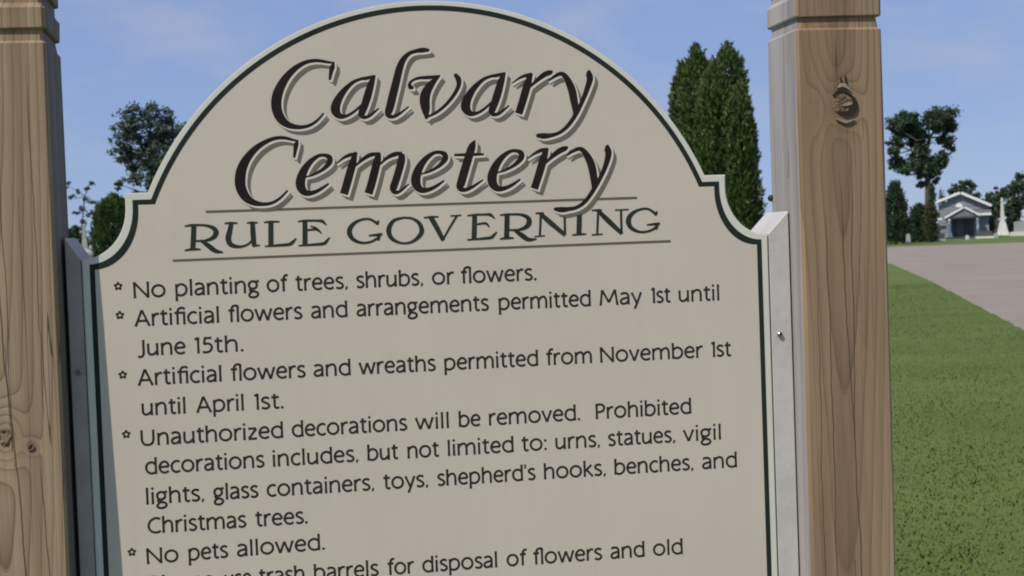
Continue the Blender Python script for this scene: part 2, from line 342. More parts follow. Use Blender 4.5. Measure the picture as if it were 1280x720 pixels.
# body alphabet: humanist sans drawn as pen strokes; x-height 16, ascender 21, capitals 20
S, LN = 'S', 'L'
bowl_r = [(2.5, 11), (4.6, 13.8), (8, 14.9), (12, 12.8), (13.4, 8.4), (12.2, 3.8), (8.6, 1.1), (5, 1.3), (2.5, 2.6)]
bowl_l = [(15.5-x, y) for x, y in bowl_r]
def ell(cx, cy_, rx, ry): return [(cx+rx*math.cos(t*math.pi/8), cy_+ry*math.sin(t*math.pi/8)) for t in range(17)]
def arch(x0, x1): return [(x0, 10.2), (x0+2.2, 13.4), (x0+5.4, 14.9), (x1-1.4, 14), (x1-.1, 10.6), (x1, 5), (x1, 0)]
GL = {
 'a': (13.2, [(S, [(2.0, 13.4), (4.4, 14.8), (7.4, 14.8), (9.8, 13.4), (10.6, 10.5), (10.6, 5), (10.7, 0)]), (S, [(10.6, 8.9), (6.5, 8.3), (3.2, 6.9), (1.9, 4.2), (3, 1.7), (5.6, 1.1), (8.4, 2.2), (10.6, 4.8)])]),
 'b': (15.2, [(LN, [(2.5, 21), (2.5, .4)]), (S, bowl_r)]),
 'c': (12.3, [(S, [(11.2, 13.3), (8.8, 14.8), (5.6, 14.2), (2.8, 11.4), (2, 7.8), (3, 3.7), (5.8, 1.3), (8.8, 1.1), (11.4, 2.6)])]),
 'd': (15.3, [(LN, [(13, 21), (13, 0)]), (S, bowl_l)]),
 'e': (13.6, [(LN, [(2.3, 8.2), (12, 8.5)]), (S, [(12, 8.2), (11.5, 11.6), (9.6, 14.2), (7, 14.9), (4, 13.3), (2.1, 9.6), (2.2, 5.6), (4.2, 2.3), (7.4, 1.1), (10, 1.5), (12.1, 2.9)])]),
 'f': (8.8, [(S, [(9.8, 20.2), (7.7, 20.6), (5.7, 19.2), (4.6, 16), (4.4, 10), (4.4, 0)]), (LN, [(1.2, 14.7), (8.4, 14.9)])]),
 'g': (13.6, [(S, ell(6.3, 10, 4.4, 4.7)), (LN, [(8.8, 14.2), (13, 14.7)]), (S, [(3.9, 6.2), (2.8, 4.2), (4, 2.6), (8, 1.7), (11, .3), (11.6, -2.4), (9.4, -4.9), (5.8, -5.5), (2.6, -4.4), (1.9, -2.2), (3.4, .4), (5.2, 1.9)])]),
 'h': (15, [(LN, [(2.5, 21), (2.5, 0)]), (S, arch(2.5, 12.3))]),
 'i': (5.8, [(LN, [(2.9, 15.2), (2.9, 0)]), ('D', [(2.9, 19.7, 1.65)])]),
 'k': (13, [(LN, [(2.5, 21), (2.5, 0)]), (LN, [(10.8, 15.2), (3, 7.4)]), (LN, [(4.8, 9.2), (12, 0)])]),
 'l': (5.8, [(LN, [(2.9, 21), (2.9, 0)])]),
 'm': (23.4, [(LN, [(2.5, 15.2), (2.5, 0)]), (S, arch(2.5, 11.6)), (S, arch(11.6, 20.8))]),
 'n': (15, [(LN, [(2.5, 15.2), (2.5, 0)]), (S, arch(2.5, 12.3))]),
 'o': (16.2, [(S, ell(8.1, 8, 6.2, 6.9))]),
 'p': (15.4, [(LN, [(2.5, 15.2), (2.5, -6)]), (S, bowl_r)]),
 'r': (9.6, [(LN, [(2.5, 15.2), (2.5, 0)]), (S, [(2.5, 9.4), (4, 12.6), (6.4, 14.6), (9.3, 14.6)])]),
 's': (10.8, [(S, [(9.4, 13.4), (7.2, 14.8), (4.4, 14.6), (2.4, 12.7), (2.7, 10.4), (5.6, 8.4), (8.5, 6.4), (9.3, 3.8), (7.6, 1.6), (4.8, 1.1), (1.6, 2.3)])]),
 't': (9.4, [(S, [(4.2, 19), (4.2, 10), (4.2, 4.6), (4.8, 2), (6.4, 1.1), (8.8, 1.7)]), (LN, [(1.0, 14.7), (8.6, 14.7)])]),
 'u': (15, [(S, [(2.5, 15.2), (2.5, 10), (2.6, 5), (3.7, 2.1), (6.1, 1.2), (9.2, 2.4), (11.9, 5.4)]), (LN, [(12.2, 15.2), (12.2, 0)])]),
 'v': (12.8, [(LN, [(1.2, 15.2), (6.4, .5)]), (LN, [(6.4, .5), (11.6, 15.2)])]),
 'w': (20.4, [(LN, [(1.2, 15.2), (5.6, .5)]), (LN, [(5.6, .5), (10.2, 14.4)]), (LN, [(10.2, 14.4), (14.8, .5)]), (LN, [(14.8, .5), (19.2, 15.2)])]),
 'y': (12.8, [(LN, [(1.2, 15.2), (6.9, .9)]), (LN, [(11.8, 15.2), (6.9, .9), (4.2, -6)])]),
 'z': (12, [(LN, [(1.6, 14), (10.4, 14)]), (LN, [(10.2, 13.6), (1.9, 1.4)]), (LN, [(1.6, 1.1), (10.8, 1.1)])]),
 '1': (7.4, [(LN, [(5, 20), (5, 0)]), (LN, [(1.8, 17.6), (5.4, 19.7)])]),
 '5': (12, [(LN, [(10.2, 18.9), (3.6, 18.9)]), (LN, [(3.9, 18.9), (3.2, 11.2)]), (S, [(3, 11.3), (6.4, 12), (9.4, 10.4), (10.3, 6.6), (8.6, 2.6), (5, 1), (1.6, 1.7)])]),
 '.': (5, [('D', [(2.5, 1.5, 1.75)])]),
 ',': (5.4, [('W', [(3.2, 2.9, 2.6), (1.9, -1.2, 2.0)])]),
 ':': (5, [('D', [(2.5, 1.6, 1.7)]), ('D', [(2.5, 12.6, 1.7)])]),
 "'": (4.4, [('W', [(2.2, 21, 2.8), (2.2, 15.4, 1.8)])]),
 'N': (18.8, [(LN, [(2.8, 0), (2.5, 20)]), (LN, [(2.2, 19.6), (16.4, .6)]), (LN, [(16.2, 0), (16.4, 20)])]),
 'A': (17.8, [(LN, [(1.4, 0), (8.6, 20)]), (LN, [(8.6, 20), (16.4, 0)]), (LN, [(4, 6.6), (13.6, 6.6)])]),
 'J': (9.6, [(S, [(7, 20), (7, 12), (7, 4.6), (6.2, .8), (4, -1), (.8, -.9)])]),
 'M': (23, [(LN, [(2, 0), (4.2, 20)]), (LN, [(4.2, 20), (11.4, 4)]), (LN, [(11.4, 4), (18.6, 20)]), (LN, [(18.6, 20), (21, 0)])]),
 'U': (18, [(S, [(2.5, 20), (2.5, 13), (2.7, 7), (4.6, 2.5), (8.8, 1.1), (13, 2.5), (14.9, 7), (15.1, 13), (15.1, 20)])]),
 'P': (13.4, [(LN, [(2.5, 20), (2.5, 0)]), (S, [(2.5, 18.8), (6.8, 19), (10.6, 17.5), (11.6, 14.2), (10.1, 10.7), (6.4, 9.2), (2.5, 9.1)])]),
 'C': (16.6, [(S, [(15.6, 17.6), (12.6, 19), (8.8, 18.6), (4.6, 15.8), (2.4, 11), (2.8, 6.2), (5.8, 2.4), (10, 1.1), (13.2, 1.4), (15.8, 2.8)])]),
 'FI': (14, [(S, [(12.6, 19.4), (10, 20.7), (7, 20.3), (5, 18), (4.4, 14), (4.4, 7), (4.4, 0)]), (LN, [(1.2, 14.7), (12.6, 14.7)]), (LN, [(11.6, 14.9), (11.6, 0)])]),
 'FL': (14, [(S, [(11.6, 20.4), (8.4, 20.7), (5.8, 19.2), (4.6, 15.6), (4.4, 9), (4.4, 0)]), (LN, [(1.2, 14.7), (8, 14.7)]), (LN, [(11.6, 20.9), (11.6, 0)])]),
}
PEN = 2.85
def glyph(ch, kx=1.0):
    adv, st = GL[ch]; shp = []; adv *= kx
    st = [(k, [(p[0]*kx, *p[1:]) for p in pts]) for k, pts in st]
    for k, pts in st:
        if k == 'D': disc(pts[0][0], pts[0][1], pts[0][2], shp); continue
        if k == 'W': ribbon([np.array(p) for p in pts], shp); continue
        w = [PEN]*len(pts)
        path = smooth([(x, y, q) for (x, y), q in zip(pts, w)], 4) if k == S else [np.array((x, y, q), float) for (x, y), q in zip(pts, w)]
        n = len(path)
        if k == LN and n == 2:                          # slight flare at the ends of straight strokes
            a, b = path; path = [np.array([*(a[:2]*(1-t)+b[:2]*t), PEN*f]) for t, f in ((0, 1.13), (.2, 1.0), (.5, .94), (.8, 1.0), (1, 1.13))]
        elif k == LN: disc(path[1][0], path[1][1], PEN*.48, shp)
        ribbon(path, shp)
    return adv, shp
def star(cx, cy_, r):
    shp = []; pts = [(cx+(r if k % 2 == 0 else r*.44)*math.sin(k*math.pi/5), cy_+(r if k % 2 == 0 else r*.44)*math.cos(k*math.pi/5)) for k in range(10)]
    for k in range(10): ribbon([np.array((*pts[k], 2.2)), np.array((*pts[(k+1) % 10], 2.2))], shp)
    return shp
# each line: two baseline points, bullet (x) or None, and its words with left and right ends, all read off the photo
LINES = [
 ((206, 371), (670, 350.3), (147.7, 357.7), [('No', 166.4, 207), ('planting', 218.9, 323.9), ('of', 333.2, 360.5), ('trees,', 369.6, 434.6), ('shrubs,', 445.4, 528.8), ('or', 539.8, 567.5), ('flowers.', 576.3, 670.4)]),
 ((170, 408), (896, 375.4), (149.8, 393.9), [('Artificial', 167.7, 273.8), ('flowers', 285.7, 378), ('and', 388.6, 434.3), ('arrangements', 445.4, 611), ('permitted', 623, 738.4), ('May', 748.9, 802.5), ('1st', 813.5, 838.1), ('until', 848.1, 899)]),
 ((187, 444.5), (301.5, 439.3), None, [('June', 172.2, 232.1), ('15th.', 242.9, 304.1)]),
 ((173.5, 482), (912, 445.2), (153.4, 468.5), [('Artificial', 171.7, 277), ('flowers', 288.8, 382), ('and', 391.7, 438.3), ('wreaths', 448, 544.6), ('permitted', 555.1, 672.6), ('from', 682.8, 739.7), ('November', 749.7, 878.5), ('1st', 888.5, 913.8)]),
 ((209, 517.9), (353, 510.4), None, [('until', 177, 232), ('April', 244.8, 304.7), ('1st.', 317.5, 354.3)]),
 ((185, 557.1), (861.7, 517), (157.8, 542.8), [('Unauthorized', 175.8, 354), ('decorations', 364.6, 509.1), ('will', 518.5, 561), ('be', 573.2, 600.7), ('removed.', 610.8, 725)]),
 ((185, 557.1), (861.7, 517), None, [('Prohibited', 744.3, 864)]),
 ((192.6, 592.4), (898, 549.3), None, [('decorations', 181.3, 330.7), ('includes,', 340.8, 448), ('but', 459, 497.8), ('not', 509, 548.8), ('limited', 559.5, 642), ('to:', 652, 683.2), ('urns,', 694, 750), ('statues,', 760, 844), ('vigil', 853.3, 901)]),
 ((185, 630.5), (918, 584), None, [('lights,', 182.5, 255.3), ('glass', 266.6, 323), ('containers,', 333.2, 467.8), ('toys,', 479.4, 535.3), ("shepherd's", 546.6, 669.5), ('hooks,', 679.6, 757.3), ('benches,', 767.7, 866.7), ('and', 877.3, 921)]),
 ((194, 666.5), (382, 654.3), None, [('Christmas', 184.4, 308), ('trees.', 319.4, 384.4)]),
 ((215.5, 702.6), (394, 687.9), (164.8, 690), [('No', 182.9, 223.2), ('pets', 235.4, 285.2), ('allowed.', 295.9, 406)]),
 ((258, 735.2), (850, 692.5), (167.5, 729), [('Please', 186.5, 268.5), ('use', 280.5, 314.5), ('trash', 324, 380.5), ('barrels', 392.2, 473.3), ('for', 484.6, 517.6), ('disposal', 527.7, 621.5), ('of', 633, 659), ('flowers', 666.7, 752.7), ('and', 762.7, 805.7), ('old', 816, 853.3)]),
]
U = 0.001193                                            # metres per font unit
def bounds(shp):
    xs = [p[0] for q in shp for p in q]; return min(xs), max(xs)
def text_line(spec):
    b0, b1, bul, words = spec
    (x0, z0), (x1, z1) = sign_xz(*b0), sign_xz(*b1); sl = (z1-z0)/(x1-x0)
    parts = []
    for w, pa, pb in words:
        yb = b0[1] + (b1[1]-b0[1])*(pa-b0[0])/(b1[0]-b0[0])
        xa = sign_xz(pa, yb-8)[0]; xb = sign_xz(pb, yb-8-(pb-pa)*.045)[0]
        toks = [{'\x01': 'FI', '\x02': 'FL'}.get(c_, c_) for c_ in w.replace('fi', '\x01').replace('fl', '\x02')]
        kx = 1.0
        for _ in range(3):                               # widen the letters, not the pen, until the word fits its measured ends
            pen = 0; shp = []
            for ch in toks:
                adv, s = glyph(ch, kx)
                shp += [[np.array([p[0]+pen, p[1]]) for p in q] for q in s]; pen += adv
            a, b = bounds(shp); kx *= (xb-xa)/U/(b-a)
        k = (xb-xa)/(b-a)
        vs, ts = union(shp, 1e-4)
        out = []
        for v in vs:
            X = xa + (v[0]-a)*k
            out.append((X, z0 + sl*(X-x0) + v[1]*U))
        parts.append((out, ts))
    if bul:
        x, z = sign_xz(*bul)
        vs, ts = union(star(0, 0, 5.1), 1e-4)
        parts.append(([(x+v[0]*U, z+v[1]*U) for v in vs], ts))
    return parts

# ------------------------------------------------------------------ the sign
K = D/2.4/1000
CX = 214*K
def half_outline(ht, R_, ctop, zstep, xn, xe, zc, rz):
    """right half from the apex down: arc, step, quarter hollow, straight edge; measurements in mm on the photo scale"""
    cz = ctop - R_; pts = []
    a1 = math.asin((zstep-cz)/R_)
    for k in range(41):
        a = math.pi/2 + (a1-math.pi/2)*k/40; pts.append((R_*math.cos(a), cz+R_*math.sin(a)))
    pts.append((xn, zstep))
    for k in range(0, 17):
        t = math.pi/2*k/16; pts.append((xe-(xe-xn)*math.cos(t), zc-rz*math.sin(t)))
    pts.append((xe, ht)); return pts
def full(h): return [(CX + x*K, z*K) for x, z in h] + [(CX - x*K, z*K) for x, z in h[::-1][:-1]]
BOT = -1010
o_panel = full(half_outline(BOT, 509, 401.5, 98, 502, 574.3, 75, 82))
o_bout = full(half_outline(BOT+13, 499, 393.5, 86.5, 490.3, 562.3, 75, 90.5))
o_bin = full(half_outline(BOT+21.5, 490.5, 385, 78.5, 481.5, 554.2, 71, 95))
o_bl = o_bout

sign = thing('cemetery_sign', 'cream arched cemetery rules board with black lettering between two wooden posts', 'sign', (CX, 0, 0))
def child(o, p):                                       # keep world placement when parenting
    o.parent = p; o.matrix_parent_inverse = Matrix.Translation(-Vector(sign.location)) if p is sign else Matrix()
    return o
bm = bmesh.new()
prism(bm, [(x, z+EYE) for x, z in o_panel], 0.0, 0.016)
fr = [f for f in bm.faces if len(f.verts) > 4]
edges = [e for e in bm.edges if all(abs(v.co.y) < 1e-6 for v in e.verts)]
bmesh.ops.bevel(bm, geom=edges, offset=.0016, segments=2, affect='EDGES')
bmesh.ops.triangulate(bm, faces=[f for f in bm.faces if len(f.verts) > 4])
board = child(obj('board', bm, m_margin), sign)
def strip_mesh(name, a, b, m, y):                       # band between two closed outlines with the same count
    V = [(x, y, EYE+z) for x, z in a] + [(x, y, EYE+z) for x, z in b]; n = len(a)
    Fc = [(i, (i+1) % n, n+(i+1) % n, n+i) for i in range(n)]
    me = bpy.data.meshes.new(name); me.from_pydata(V, [], Fc); me.update()
    o = link(name, me, m, board); return o
strip_mesh('border_line', o_bout, o_bin, m_border, -.0005)
bm = bmesh.new()
f = bm.faces.new([bm.verts.new((x, -.0003, EYE+z)) for x, z in o_bin])
bmesh.ops.triangulate(bm, faces=[f]); bmesh.ops.recalc_face_normals(bm, faces=bm.faces)
obj('painted_field', bm, m_board, board)
sheet('title_shadow_lettering', [title_layer(0, 28, 30)], m_shade, board, -.0012)
sheet('title_outline_lettering', [title_layer(4, 8, 9)], m_hi, board, -.0014)
sheet('title_lettering', [title_layer(0, 0, 0)], m_black, board, -.0016)
hp = []
for org, strokes in HEAD:
    shp = []
    for s in strokes: ribbon(smooth(s, 5), shp, .9)
    hp += [[np.array(sign_xz(org[0]+p[0]/YS, org[1]+p[1]/YS)) for p in q] for q in shp]
sheet('heading_lettering', [union(hp, 1e-7)], m_head, board, -.0008)
for (ax, ay), (bx, by) in (((257, 264.5), (796, 247)), ((216, 325.5), (838, 301.2))):
    shp = [[np.array(sign_xz(*p)) for p in ((ax, ay-1.15), (ax, ay+1.15), (bx, by+1.15), (bx, by-1.15))]]
    sheet('rule_line', [union(shp, 1e-7)], m_rule, board, -.0010)
for spec in LINES: sheet('text_line', text_line(spec), m_text, board, -.0006)

# ------------------------------------------------------------------ posts and mounting strips
warm = dict(light=(.42, .30, .19), mid=(.305, .205, .122), dark=(.09, .048, .026))
grey = dict(light=(.44, .42, .42), mid=(.34, .32, .32), dark=(.17, .15, .14))
m_wood_l = wood('weathered_pine_left', **{**warm, 'light': (.42, .32, .20), 'mid': (.32, .232, .142)}, knots=[(-.012, -.258, .026, .045, .048, .3), (.025, -.275, .010, .014, .02, 1), (-.03, .12, .02, .07, .018, 0)], seed=1.7, cracks=.85, checks=[(-.0125, -.05, -.9, .16, .0011), (.026, -.035, -.8, -.27, .0008), (-.002, -.01, -.22, .25, .0007), (.043, -.012, -.25, .28, .0006)])
m_wood_r = wood('weathered_pine_right', **warm, knots=[(-.037, .185, .016, .05, .020, .12), (.006, .188, .024, .036, .05, 0)], seed=4.3, cracks=.5, checks=[(-.030, -.004, -.6, .03, .0008), (-.004, -.03, -.9, .12, .0009), (.012, .018, -.35, .10, .0008), (-.048, 0.0, -.9, -.05, .0007)])
m_grey_l = wood('silvered_pine_shaded_left', light=(.22, .185, .17), mid=(.17, .14, .125), dark=(.09, .07, .06), knots=[], seed=2.9, cracks=.5)  # grey side wood of the left post, its shade darkened into the colour
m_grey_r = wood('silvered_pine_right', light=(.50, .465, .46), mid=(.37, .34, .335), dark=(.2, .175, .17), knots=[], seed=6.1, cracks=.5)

PW = .1395
def post_mesh(mw, mg):
    """square post, origin at its middle at eye height, chamfered arrises, two cut grooves and a low pyramid top"""
    h = PW/2; c = .0045
    bm = bmesh.new()
    g1, g2 = .327, .327+.034+.019
    prof = [(-EYE-.3, h), (-1.2, h), (-.9, h), (-.6, h), (-.3, h), (0, h), (.15, h), (g1-.021, h), (g1-.017, h-.0045), (g1-.001, h-.0058), (g1, h-.001), (g1+.002, h), (g1+.030, h),
            (g1+.033, h-.0025), (g1+.038, h-.0058), (g2-.001, h-.0058), (g2, h-.001), (g2+.002, h), (g2+.045, h), (g2+.05, h-.005), (g2+.085, .004)]
    rings = []
    for z, r in prof:
        cc = min(c, r*.4); q = r-cc; rr = random.Random(int(z*1000)+91)
        P = [(-q, -r), (q, -r), (r, -q), (r, q), (q, r), (-q, r), (-r, q), (-r, -q)]
        rings.append([bm.verts.new((x+rr.uniform(-.0006, .0006), y+rr.uniform(-.0006, .0006), z)) for x, y in P])
    for r0, r1 in zip(rings, rings[1:]):
        for k in range(8):
            f = bm.faces.new((r0[k], r0[(k+1) % 8], r1[(k+1) % 8], r1[k]))
            f.material_index = 1 if k in (2, 6) else 0
    bm.faces.new(rings[0][::-1]); bm.faces.new(rings[-1])
    return obj('post', bm, [mw, mg])
PY = -.049 + PW/2
XR, XL = 830*K, -392*K
def place(o, x, y, z, rx=0.0, rz=0.0):
    o.parent = sign; o.location = (x-sign.location.x, y, z); o.rotation_euler = (rx, 0, rz)
post_r = post_mesh(m_wood_r, m_grey_r); place(post_r, XR+PW/2, PY, EYE, R(.1), R(.6))
post_l = post_mesh(m_wood_l, m_grey_l); place(post_l, XL-PW/2-.001, PY, EYE, R(-1.35), R(.8))
post_r['label'] = 'pine post with a broken knot near its top'

def lumpy_knot(name, parent, x, z, rx, rz, seed, hole):
    """a dead knot: raised chipped collar round a split hollow core"""
    r = random.Random(seed); bm = bmesh.new(); y = -PW/2
    prof = [(1.0, -.0001), (.88, -.0012), (.74, -.0020), (.55, -.0018), (.36, hole*.4), (.2, hole), (.08, hole*.9)]
    rings = []
    for f, dy in prof:
        rings.append([])
        for k in range(26):
            a = 2*math.pi*k/26; j = 1 + .09*math.sin(3*a+seed) + r.uniform(-.07, .07)
            rings[-1].append(bm.verts.new((x+rx*f*j*math.cos(a), y+dy+(r.uniform(-.0013, .0013) if f < .98 else 0), z+rz*f*j*math.sin(a))))
    for r0, r1 in zip(rings, rings[1:]):
        for k in range(26): bm.faces.new((r0[k], r0[(k+1) % 26], r1[(k+1) % 26], r1[k]))
    bm.faces.new(rings[-1]); bmesh.ops.recalc_face_normals(bm, faces=bm.faces)
    for f in bm.faces:
        if f.normal.y > 0: pass
    return obj(name, bm, m_knot, parent, True)
m_knot = mottled('knot_wood', (.15, .09, .055), (.38, .28, .19), 110, .85, .7, .15, 6, 260)
lumpy_knot('knot', post_r, .005, .190, .020, .019, 5, -.0005)
def knot_plates(name, arcs, y0, m):                      # crescent chips, splits and one painted glint, measured on the photo
    bm = bmesh.new()
    for a in arcs:
        path = smooth([((x-1051)*.00133, .190-(y-131)*.00133, w*.00133) for x, y, w in a], 4); L, Rr = [], []
        for i, p in enumerate(path):
            q0, q1 = path[max(i-1, 0)], path[min(i+1, len(path)-1)]; t = q1[:2]-q0[:2]; t /= np.hypot(*t)+1e-9
            L.append((p[0]-t[1]*p[2]/2, p[1]+t[0]*p[2]/2)); Rr.append((p[0]+t[1]*p[2]/2, p[1]-t[0]*p[2]/2))
        prism(bm, L + Rr[::-1], -PW/2+y0, -PW/2-.0008)
    return obj(name, bm, m, post_r)
m_split = mat('split_dark', (.03, .018, .012), .9)
for arc in ([[(1046, 139, 2), (1057, 141, 6), (1065, 137, 8), (1067, 128, 5), (1061, 119, 1.5)], [(1040, 120, 1), (1047, 115, 2), (1056, 116, 2.2), (1063, 122, 1)], [(1050, 99, 1), (1052, 108, 1.8)], [(1056, 97, 1), (1057, 106, 1.6)]]): knot_plates('knot_split', [arc], -.0030, m_split)
m_splinter_glint = mottled('pale_splinter_and_glint', (.30, .23, .165), (.44, .36, .27), 200, .85, .4)
for arc in ([[(1043, 147, 1), (1055, 151, 3), (1066, 148, 1.2)], [(1046, 111, 1), (1053, 108, 4.5), (1060, 113, 1.5)], [(1052, 132, 1.5), (1058, 130.5, 3.5), (1063, 130, 1.5)]]): knot_plates('splinter_and_glint', [arc], -.0036, m_splinter_glint)  # two pale wood chips; the last arc is a painted light reflection
lumpy_knot('knot', post_l, .025, -.275, .0055, .006, 9, .001)
lumpy_knot('knot', post_l, -.012, -.258, .011, .015, 12, .0003)
bm = bmesh.new(); bmesh.ops.create_uvsphere(bm, u_segments=12, v_segments=8, radius=.0055)
bmesh.ops.translate(bm, verts=bm.verts, vec=(-PW/2-.002, PW/2-.004, .052))
obj('bolt_head', bm, m_dark, post_r, True)

def strip(xa, xb, za, zb, nm):
    """painted timber strip with a sloping cut top; xa is the edge at the post"""
    bm = bmesh.new()
    lo = -EYE+.45
    prism(bm, [(xa, zb_) for zb_ in (lo, za)] + [(xb, zb), (xb, lo)], .0022, .112)
    bmesh.ops.bevel(bm, geom=[e for e in bm.edges], offset=.0012, segments=1, affect='EDGES')
    o = obj('mounting_strip', bm, m_white); place(o, sign.location.x, 0, EYE)
    o.location.x = -sign.location.x
    return o
st_r = strip(830*K-.0026, 788.5*K+.0016, 32.5*K, -6*K, 'r')
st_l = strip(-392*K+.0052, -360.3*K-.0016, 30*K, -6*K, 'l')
st_l.data.materials[0] = mottled('shaded_strip_paint', (.34, .285, .255), (.47, .42, .385), 10, .6, .08, .25, 6, 40)  # left strip's shade is put into this darker, browner copy of the paint
def screw(parent, px, py):
    x, z = sign_xz(px, py); bm = bmesh.new()
    tube(bm, [(x, .0021, z), (x, -.0012, z), (x, -.0022, z)], [.0042, .0042, .003], 14)
    s = obj('screw', bm, m_steel, parent, False); bm = bmesh.new()
    box(bm, x-.0032, x+.0032, -.0026, -.0023, z-.0006, z+.0006); box(bm, x-.0006, x+.0006, -.00262, -.00232, z-.0032, z+.0032)
    obj('screw_slot', bm, m_dark, parent)
screw(st_r, 975, 418); screw(st_l, 99, 465)

# ------------------------------------------------------------------ ground, drive
def lawn_mat():
    m = mat('mown_lawn', (.08, .13, .035), .85, .15); n = NT(m); co = coords(n)
    a = n.noise(co, .45, 5, .6); b = n.noise(co, 6, 5, .65); c = n.noise(co, 60, 4, .7)
    col = n.ramp(a, [(.32, (.112, .156, .037)), (.52, (.128, .174, .043)), (.72, (.15, .188, .053))])
    col = n.mix(n.math('MULTIPLY', b, .4), col, (.09, .13, .034))
    col = n.mix(n.math('MULTIPLY', n.math('GREATER_THAN', c, .58), .18), col, (.17, .195, .07))
    band = n.noise(n.mapping(co, (.10, .8, 1), (3, 1, 0)), 1.0, 3, .5)
    col = n.mix(n.math('MULTIPLY', n.ramp(band, [(.42, (0, 0, 0)), (.62, (1, 1, 1))]), .35), col, (.085, .125, .028))
    n.lk(col, n.b.inputs['Base Color']); n.bump(n.math('ADD', b, c), .3, .03); return m
m_lawn = lawn_mat()
bm = bmesh.new()
nx = 60
g = [[bm.verts.new(((i/nx-.5)*4000, (j/nx-.5)*4000+600, 0)) for i in range(nx+1)] for j in range(nx+1)]
for j in range(nx):
    for i in range(nx): bm.faces.new((g[j][i], g[j][i+1], g[j+1][i+1], g[j+1][i]))
o = obj('lawn', bm, m_lawn); o['kind'] = 'structure'

m_road = mottled('pale_gravel_drive', (.262, .224, .176), (.31, .27, .215), .35, .9, .5, .2, 8, 40)
A_, B_ = ground(1280, 20.3), ground(1115, 57.5)
dirv = (B_-A_).normalized(); nrm = Vector((dirv.y, -dirv.x, 0))
left = [A_ - dirv*34 + Vector((.6, 0, 0)), A_ - dirv*12, A_, A_.lerp(B_, .5) + nrm*.12, B_, B_ + dirv*14 - nrm*.8, B_ + dirv*26 - nrm*4]
far_l, far_r = ground(1050, 104), ground(1420, 104)
fine = []
for p, q in zip(left, left[1:]):
    m_ = max(2, int((q-p).length/.16))
    for k_ in range(m_):
        e = p.lerp(q, k_/m_); fine.append(e + nrm*random.uniform(-.03, .03))
left = fine + [left[-1]]
loop = [(p.x, p.y) for p in left] + [(far_l.x-6, far_l.y-12), (far_l.x-4, far_l.y-1), (far_l.x, far_l.y)]
loop += [((far_l*(1-t)+far_r*t).x, (far_l*(1-t)+far_r*t).y + .8*math.sin(t*9)) for t in (.15, .3, .45, .6, .75, .9, 1)]
nr = ground(1420, 66)
loop += [(nr.x, nr.y)] + [((A_ + dirv*k + nrm*(8+q)).x, (A_ + dirv*k + nrm*(8+q)).y) for k, q in ((44, 3), (30, .8), (15, 0), (0, 0), (-34, 0))]
bm = bmesh.new(); f = bm.faces.new([bm.verts.new((x, y, .006)) for x, y in loop])
bmesh.ops.triangulate(bm, faces=[f]); bmesh.ops.recalc_face_normals(bm, faces=bm.faces)
for f in bm.faces:
    if f.normal.z < 0: f.normal_flip()
o = obj('drive', bm, m_road); o['kind'] = 'structure'
LOOP = np.array(loop)
def in_road(x, y, grow=0):
    ins = np.zeros(len(x), bool); n = len(LOOP)
    for i in range(n):
        x0, y0 = LOOP[i]; x1, y1 = LOOP[(i+1) % n]
        c = (y0 > y) != (y1 > y); ins ^= c & (x < (x1-x0)*(y-y0)/(y1-y0+1e-12)+x0)
    return ins

